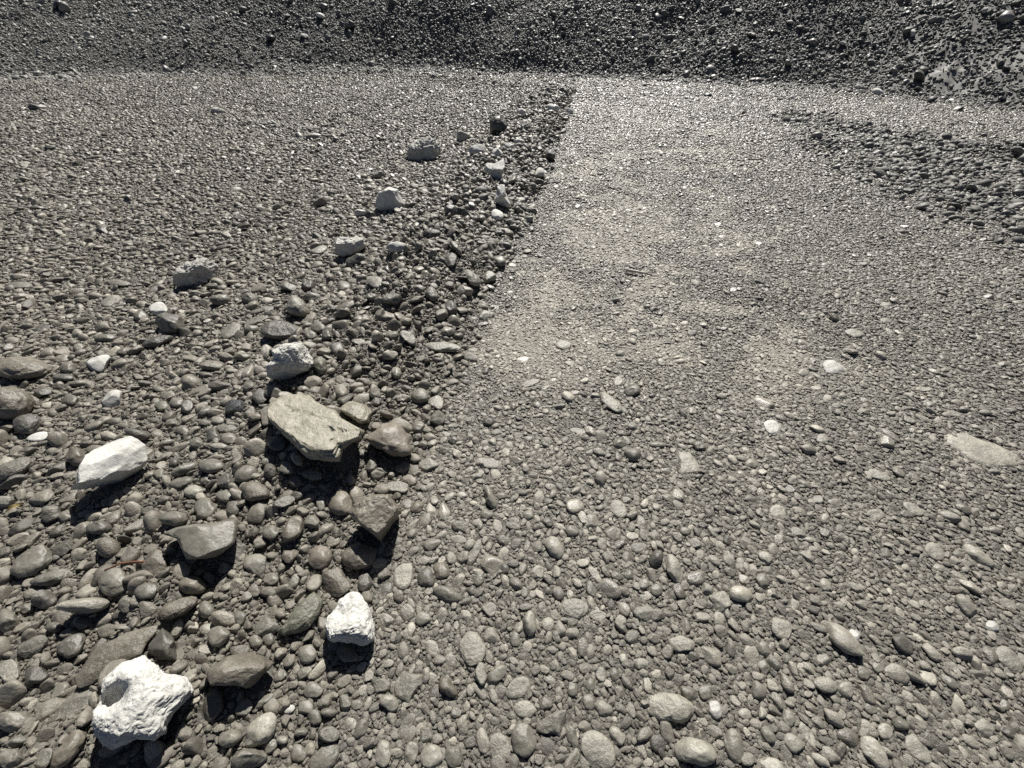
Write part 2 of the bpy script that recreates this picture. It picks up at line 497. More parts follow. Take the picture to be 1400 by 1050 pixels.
def make_stone(name, cx, cy, poly, kind, tone, sink=0.3, tall=None, sub=4, mat=None, seed=0, tint=1.0, squarish=1.0, cuts=(), dents=(), cracks=(), clear=0.8, rough=0.05):
    rng = np.random.default_rng(1000 + seed)
    flat = {'r': 0.62, 'a': 0.62, 'f': 0.30, 'p': 0.75, 's': 0.6, 'y': 0.55}[kind] if tall is None else tall
    poly = np.array(poly, float)
    P = hit(cx, cy)
    for it in range(3):
        d = P - CAM; dist = np.linalg.norm(d); d /= dist
        e1 = np.cross(d, [0, 0, 1.0]); e1 /= np.linalg.norm(e1); e2 = np.cross(e1, d)
        uv = []
        for x, y in poly:
            q = ray(x, y); q = CAM + q * (dist / (q @ d)) - P
            uv.append((q @ e1, q @ e2))
        uv = np.array(uv)
        U = (uv[:, 0].max() - uv[:, 0].min()) / 2; Vh = (uv[:, 1].max() - uv[:, 1].min()) / 2
        s, c = max(0.05, -d[2]), math.sqrt(max(1e-6, 1 - d[2] ** 2))
        b = min(flat * min(U, Vh / s), 0.97 * Vh / max(c, 0.05))
        g2 = max(0.0, (Vh ** 2 - (b * c) ** 2)) / s ** 2
        g = min(max(math.sqrt(g2), 0.55 * U), 1.6 * U)
        if g2 and abs(g - math.sqrt(g2)) > 1e-6:
            bb = (Vh ** 2 - (g * s) ** 2) / max(c, 0.05) ** 2
            if bb > 0: b = min(math.sqrt(bb), 1.15 * U)
        b = max(b, 0.16 * U)
        al = (g * g - b * b) * s * c / Vh ** 2
        tau = math.sqrt(max(1e-8, g * g * c * c + b * b * s * s - al * al * Vh * Vh))
        tau = max(tau, 0.3 * min(U, Vh))
        P = hit(cx, cy, b * (1 - 2 * sink))
    V, F = blob(rng, sub, kind)
    th = np.arctan2(V[:, 1], V[:, 0]); m = np.hypot(V[:, 0], V[:, 1])
    ctr = (uv.max(0) + uv.min(0)) / 2
    q = uv - ctr
    # fine outline: sample the polygon's edges densely, then radius by angle
    dense = np.concatenate([q[k] + (q[(k + 1) % len(q)] - q[k]) * np.linspace(0, 1, 12, endpoint=False)[:, None] for k in range(len(q))])
    ta = np.arctan2(dense[:, 1], dense[:, 0]); ra = np.hypot(dense[:, 0], dense[:, 1])
    o = np.argsort(ta); ta, ra = ta[o], ra[o]
    rad = np.interp(th, np.r_[ta - 2 * math.pi, ta, ta + 2 * math.pi], np.r_[ra, ra, ra])
    ms = np.clip(m, 0, 1.05) ** squarish
    u = rad * ms * np.cos(th) + ctr[0]; v = rad * ms * np.sin(th) + ctr[1]
    w = al * (v - ctr[1]) - tau * V[:, 2]
    W = e1 * u[:, None] + e2 * v[:, None] + d * w[:, None]
    for n, frac in cuts:                                     # broken faces with a known facing
        n = np.array(n, float); n /= np.linalg.norm(n)
        lim = (W @ n).max() * frac
        over = W @ n - lim
        W -= np.where(over > 0, over * 0.96, 0)[:, None] * n
    if len(cuts):                                            # the broken faces are rough again
        sz = np.abs(W).max()
        nn = W / (np.linalg.norm(W, axis=1)[:, None] + 1e-9)
        W = W + nn * (sz * rough * (fbm(W / sz * 2.2 + seed, 4, 61) + 0.5 * fbm(W / sz * 7 + seed, 3, 67)))[:, None]
    for (dx, dy, rr, dep) in dents:                          # hollows
        qd = ray(dx, dy); qd = CAM + qd * (dist / (qd @ d)) - P
        a, bb = qd @ e1, qd @ e2
        k = np.exp(-(((u - a) / rr) ** 2 + ((v - bb) / (rr * 0.8)) ** 2) ** 2) * (V[:, 2] > 0)
        W += d * (k * dep)[:, None]
    for line in cracks:                                      # open cracks across the top, one lip lower than the other
        L = []
        for x, y in line:
            qd = ray(x, y); qd = CAM + qd * (dist / (qd @ d)) - P
            L.append((qd @ e1, qd @ e2))
        jit = 0.006 * fbm(np.stack([u * 60, v * 60, u * 0], 1), 3, 77)
        dd, sd = line_dist(u + jit, v - jit, np.array(L))
        top = V[:, 2] > 0
        W += d * ((np.exp(-(dd / 0.0035) ** 2) * 0.006 + (sd < 0) * np.exp(-dd / 0.03) * 0.004) * top)[:, None]
    low = height(P[0], P[1])
    base = np.array([P[0], P[1], low])
    W = W + (P - base)
    me = mesh_from(name, W, F, mat or (M_SMOOTH if kind in 'rs' else M_ROUGH))
    ob = bpy.data.objects.new(name, me); ob.location = base
    tn = np.array(TONES[tone]) * tint
    ob.color = (*[float(x) for x in tn], 1)
    COL.objects.link(ob)
    # clear circles along the longer axis of the footprint
    span = W[:, :2] - W[:, :2].mean(0)
    ev, evec = np.linalg.eigh(span.T @ span)
    ax = evec[:, 1]; L = np.abs(span @ ax).max(); B = np.abs(span @ evec[:, 0]).max()
    n = max(1, int(math.ceil(L / max(B, 1e-4))))
    for t in (np.linspace(-1, 1, n) if n > 1 else [0]):
        c2 = base[:2] + W[:, :2].mean(0) + ax * t * max(0, L - B)
        placed.append((c2[0], c2[1], B * clear, base[2]))
    return ob


def ellipse(x, y, w, h, a, rng=None, amp=0.07):
    t = np.linspace(0, 2 * math.pi, 20, endpoint=False)
    k = np.ones(20)
    if rng is not None:
        for f in (2, 3, 4): k = k + rng.normal() * amp / f * np.cos(f * t + rng.uniform(0, 6.28))
    ca, sa = math.cos(math.radians(a)), math.sin(math.radians(a))
    px, py = w / 2 * np.cos(t) * k, h / 2 * np.sin(t) * k
    return np.stack([x + px * ca - py * sa, y + px * sa + py * ca], 1)


def tag(o, label, cat, group=None, kind=None):
    if label: o['label'] = label
    if cat: o['category'] = cat
    if group: o['group'] = group
    if kind: o['kind'] = kind
    return o


# rocks with an outline of their own: (name, category, landmark phrase or None, label, outline, keyword arguments)
HEROES = [
 ('white_rock', 'rock', 'the hollowed white rock', 'big crumbly white rock with a dark hollow, nearest rock at lower left',
  [(140,928),(164,906),(198,895),(214,908),(226,920),(254,926),(264,944),(252,960),(238,974),(228,990),(228,1002),(212,1016),(186,1014),(172,1020),(152,1028),(136,1020),(128,1006),(124,974),(134,957),(137,942)],
  dict(kind='p', tone='w', sink=0.12, tall=0.8, sub=6, mat=M_WHITE, squarish=0.75, dents=[(156,954,0.026,0.045)])),
 ('slab', 'rock', None, 'long flat brownish slab lying behind the hollowed white rock',
  [(98,930),(112,912),(128,888),(140,878),(160,870),(186,860),(216,854),(212,866),(200,880),(192,896),(166,908),(144,924),(130,934),(108,942)],
  dict(kind='f', tone='b', sink=0.3, tall=0.25, sub=5, squarish=0.6)),
 ('rock', 'rock', 'the dark wedge', 'small dark wedge shaped rock standing behind the hollowed white rock',
  [(222,859),(238,872),(244,898),(242,908),(224,912),(218,904),(200,890),(202,882)],
  dict(kind='s', tone='d', sink=0.1, tall=1.0, sub=5, squarish=0.7, cuts=[((0,-1,0.15),0.6)])),
 ('rock', 'rock', None, 'flat grey broken stone touching the left side of the hollowed white rock',
  [(68,992),(84,958),(104,944),(130,942),(124,972),(96,986)], dict(kind='f', tone='m', sink=0.3, tall=0.32, sub=5, squarish=0.6)),
 ('white_rock', 'rock', 'the jagged white rock', 'jagged peaked white rock on the road edge with a black shadow below',
  [(482,807),(492,810),(500,822),(508,838),(513,858),(512,876),(500,882),(480,884),(462,882),(446,876),(441,858),(447,843),(458,832),(464,818)],
  dict(kind='p', tone='w', sink=0.1, tall=0.95, sub=6, mat=M_WHITE, squarish=0.75, cuts=[((-0.25,-0.8,-0.55),0.72)])),
 ('rock', 'rock', None, 'long greenish grey cobble left of the jagged white rock',
  [(430,808),(442,820),(438,840),(424,858),(402,868),(386,870),(378,862),(392,852),(400,836),(412,820)],
  dict(kind='y', tone='o', sink=0.12, tall=0.7, sub=5)),
 ('rock', 'rock', 'the lone brown wedge', 'brown ridged wedge rock lying alone between two white rocks at bottom left',
  [(282,918),(310,896),(344,891),(368,891),(388,904),(380,914),(360,928),(338,940),(310,936),(290,936)],
  dict(kind='a', tone='b', sink=0.2, tall=0.5, sub=5, squarish=0.8)),
 ('rock', 'rock', 'the three sided block', 'smooth grey three sided block with a pointed left end and shaded underside',
  [(222,730),(240,721),(270,715),(310,710),(322,711),(323,720),(318,742),(304,758),(280,772),(264,774),(254,766),(249,750),(242,736)],
  dict(kind='s', tone='m', sink=0.1, tall=0.75, sub=5, squarish=0.6, tint=1.05, cuts=[((0.0,-0.8,-0.5),0.55),((0.05,-0.25,1),0.75)], rough=0.02)),
 ('rock', 'rock', 'the black hollowed rock', 'jagged brown rock at the road edge with a black shaded left face',
  [(500,680),(512,676),(532,676),(540,688),(549,698),(546,708),(536,726),(516,746),(500,736),(480,732),(473,716),(476,700),(488,690)],
  dict(kind='a', tone='b', sink=0.1, tall=1.0, sub=6, squarish=0.7, tint=1.25, cuts=[((-0.55,-0.8,-0.1),0.45)])),
 ('white_rock', 'rock', 'the large white block', 'large smooth white block with a grey shaded front face, left of centre',
  [(176,597),(188,600),(200,608),(202,630),(192,642),(170,658),(144,674),(124,690),(112,695),(100,690),(94,678),(104,660),(108,642),(116,622),(128,614),(152,604)],
  dict(kind='s', tone='w', sink=0.08, tall=0.75, sub=6, mat=M_CHALK, squarish=0.62, cuts=[((0.25,-0.8,-0.5),0.3),((0.0,0.12,1),0.75)], rough=0.03)),
 ('slab', 'rock', 'the cracked tan slab', 'large cracked tan slab, the biggest flat rock on the stone bank',
  [(374,540),(386,533),(410,534),(422,536),(432,548),(460,560),(466,570),(498,588),(494,600),(468,614),(462,628),(444,628),(420,624),(408,614),(396,600),(384,590),(364,574),(361,558),(364,550)],
  dict(kind='y', tone='t', sink=0.16, tall=0.34, sub=6, squarish=0.42, cuts=[((0.05,0.05,1),0.55)], cracks=[[(394,569),(412,574),(432,578),(446,586),(450,596),(462,608)],[(408,566),(422,559),(434,566)],[(448,590),(456,612)],[(384,548),(400,556)]])),
 ('rock', 'rock', None, 'small tan angular rock touching the upper right of the cracked slab',
  [(463,560),(476,548),(490,547),(504,552),(509,564),(506,578),(494,580),(480,572)], dict(kind='a', tone='t', sink=0.15, tall=0.6, sub=5, squarish=0.7, tint=0.85)),
 ('rock', 'rock', 'the pinkish rounded rock', 'smooth pinkish brown rounded triangular rock right of the cracked slab',
  [(497,600),(502,592),(520,580),(534,575),(544,576),(552,586),(560,598),(566,614),(564,622),(550,626),(532,622),(514,612)],
  dict(kind='r', tone='p', sink=0.12, tall=0.7, sub=5, squarish=0.85)),
 ('rock', 'rock', 'the streaked rock', 'grey rock with chalky white streaks and dark front, upper left of the stone bank',
  [(236,374),(240,368),(264,358),(270,352),(292,356),(298,364),(296,378),(284,386),(266,392),(246,394),(236,386)],
  dict(kind='p', tone='v', sink=0.1, tall=0.8, sub=6, squarish=0.7, mat=M_CHALK, cuts=[((0.3,-0.9,-0.05),0.65),((0.1,-0.25,1),0.7)], rough=0.24)),
 ('white_rock', 'rock', 'the pitted white rock', 'pitted white rock just behind the cracked tan slab',
  [(372,480),(386,470),(404,465),(416,466),(422,478),(430,498),(426,508),(408,516),(380,521),(366,518),(363,500),(374,490)],
  dict(kind='p', tone='w', sink=0.1, tall=0.85, sub=6, mat=M_WHITE, squarish=0.75, cuts=[((0.2,-0.9,-0.3),0.7)])),
 ('white_rock', 'rock', 'the white topped rock', 'rock with white flat top and black shaded front, middle of the bank',
  [(460,324),(474,322),(496,324),(500,334),(498,340),(484,348),(472,354),(458,352),(454,346),(458,336)],
  dict(kind='a', tone='v', sink=0.15, tall=0.8, sub=6, squarish=0.7, mat=M_CHALK, tint=1.2, cuts=[((-0.1,-0.98,-0.1),0.55),((0.1,-0.2,1),0.6)], rough=0.16)),
 ('white_rock', 'rock', 'the domed white rock', 'domed white rock with two bright ridges behind the white topped rock',
  [(512,280),(518,262),(532,255),(544,258),(550,270),(555,280),(550,286),(528,290),(518,288)],
  dict(kind='a', tone='w', sink=0.12, tall=0.75, sub=5, squarish=0.8, mat=M_CHALK, tint=1.0)),
 ('rock', 'rock', 'the grey boulder', 'broad grey white boulder with dark front at the upper left of the bank',
  [(556,206),(560,196),(580,191),(590,188),(604,194),(602,206),(596,218),(580,222),(562,218)],
  dict(kind='p', tone='v', sink=0.1, tall=0.85, sub=6, squarish=0.65, mat=M_CHALK, cuts=[((0,-1,-0.05),0.65),((-0.1,-0.3,1),0.65)], rough=0.26)),
 ('rock', 'rock', 'the dark round boulder', 'dark grey dome shaped boulder near the far end of the bank',
  [(669,176),(670,164),(676,158),(684,157),(692,163),(695,170),(693,182),(682,185),(671,183)],
  dict(kind='r', tone='d', sink=0.06, tall=1.0, sub=5, squarish=0.7, tint=0.8)),
 ('white_rock', 'rock', 'the flat topped white block', 'upright block with flat white top and black front among pale rocks',
  [(666,222),(688,218),(690,224),(688,250),(680,248),(664,234)],
  dict(kind='a', tone='w', sink=0.12, tall=0.95, sub=5, squarish=0.65, mat=M_CHALK, tint=0.8, cuts=[((-0.1,-1,-0.1),0.5),((0,-0.15,1),0.55)], rough=0.14)),
 ('white_rock', 'rock', None, 'leaning white rock in front of the flat topped white block',
  [(678,252),(690,252),(692,266),(700,282),(694,286),(676,278),(676,264)], dict(kind='a', tone='w', sink=0.1, tall=0.9, sub=5, mat=M_CHALK, tint=0.85)),
 ('slab', 'rock', 'the half buried slab', 'wide pale slab half buried in the road at the right edge',
  [(1290,592),(1320,592),(1356,604),(1400,624),(1396,638),(1350,640),(1320,628),(1292,608)],
  dict(kind='f', tone='l', sink=0.5, tall=0.12, sub=5, squarish=0.5, tint=1.25)),
 ('rock', 'rock', None, 'angular grey stone with sloping faces sunk in the near road',
  [(732,990),(758,972),(774,970),(772,1002),(766,1012),(746,1004),(734,1000)], dict(kind='a', tone='m', sink=0.4, tall=0.5, sub=5)),
 ('rock', 'rock', None, 'flat grey stone with a straight back edge sunk beside two pebbles at road edge',
  [(538,936),(550,918),(578,922),(572,946),(558,962),(540,952)], dict(kind='f', tone='m', sink=0.42, tall=0.4, sub=5)),
 ('stone', 'stone', 'the pale triangle', 'pale triangular stone sunk flush in the middle of the road',
  [(926,618),(944,616),(954,632),(960,648),(930,648)], dict(kind='f', tone='l', sink=0.46, tall=0.25, sub=4, squarish=0.6, tint=1.1)),
 ('stone', 'stone', 'the slanting pale flake', 'long pale flake lying aslant on the road',
  [(818,534),(828,536),(848,550),(854,566),(840,564),(822,550)], dict(kind='f', tone='l', sink=0.4, tall=0.3, sub=4, squarish=0.6)),
]
# landmarks among the listed stones (by position): phrase, label
LAND = {
 (645, 886): ('the streaked oval', 'large pale streaked oval stone sunk in the near road'),
 (716, 1011): ('the egg shaped stone', 'big smooth egg shaped grey stone near the bottom centre of the road'),
 (916, 968): ('the wide pale stone', 'wide pale knobbly stone half sunk in the near road'),
 (922, 778): ('the long pale pebble', 'long pale finger shaped pebble pointing down the road'),
 (984, 822): ('the pale blocky stone', 'pale blocky stone with rounded corners on the near road'),
 (1069, 858): ('the pale broken stone', 'pale broken stone right of the pale blocky stone on the road'),
 (1128, 936): ('the pale grooved stone', 'pale grooved flat stone side by side with an oval one on the road'),
 (1196, 1030): ('the long slanting slab', 'long pale slanting slab at the bottom edge of the road'),
 (1380, 902): ('the pale edge slab', 'pale smooth slab half buried at the right edge of the picture'),
 (1336, 760): ('the long bright stone', 'long bright stone lying aslant near the right edge of the road'),
 (1138, 502): ('the pale road patch stone', 'broad pale stone flush with the upper middle of the road'),
 (1056, 584): ('the pale crumbled stone', 'pale crumbled flat stone in the middle of the road'),
 (758, 748): ('the pale teardrop', 'pale teardrop shaped stone on the near road'),
 (612, 813): ('the tilted oval pebble', 'tilted oval pebble on the road edge right of the jagged white rock'),
 (233, 442): ('the dark cobble', 'dark rounded cobble in front of a small white stone on the left'),
 (384, 452): ('the layered cobble', 'long layered grey cobble behind the pitted white rock'),
 (28, 503): ('the ribbed flat rock', 'wide flat ribbed rock at the left edge of the picture'),
 (12, 551): ('the ribbed round rock', 'large round ribbed rock cut by the left edge of the picture'),
 (44, 768): ('the glossy grey cobble', 'glossy grey cobble on the left side below the large white block'),
 (156, 796): ('the cobble under the twig', 'round grey cobble lying just below the brown twig'),
 (116, 828): ('the long flat stone', 'long flat pale topped stone at the left below the twig'),
 (357, 998): ('the glossy slanting stone', 'glossy pale slanting stone below the lone brown wedge'),
 (604, 474): ('the long thin slab', 'long thin pale slab on the road edge of the stone bank'),
 (1168, 456): ('the pale flush stone', 'pale flat stone flush with the upper right of the road'),
 (543, 338): ('the white oval', 'small smooth white oval rock right of the white topped rock'),
 (1200, 126): ('the white toe rock', 'white rock with dark front at the right foot of the slope'),
 (1257, 104): ('the dark toe rock', 'dark rock resting low on the right of the slope'),
 (438, 21): ('the white slope flake', 'white sliver of rock high on the slope left of centre'),
 (478, 33): ('the dark slope rock', 'dark overhanging rock on the slope left of centre'),
 (52, 147): ('the long dark rock', 'low dark rock on the flat ground at far left'),
 (298, 152): ('the pale far rock', 'pale rock on the far left flat ground'),
 (1010, 14): ('the bright slope rock', 'bright rock with a dark hollow at the top of the slope, right of centre'),
 (777, 152): ('the last white rock', 'last white rock at the far end of the bank beside the road'),
}
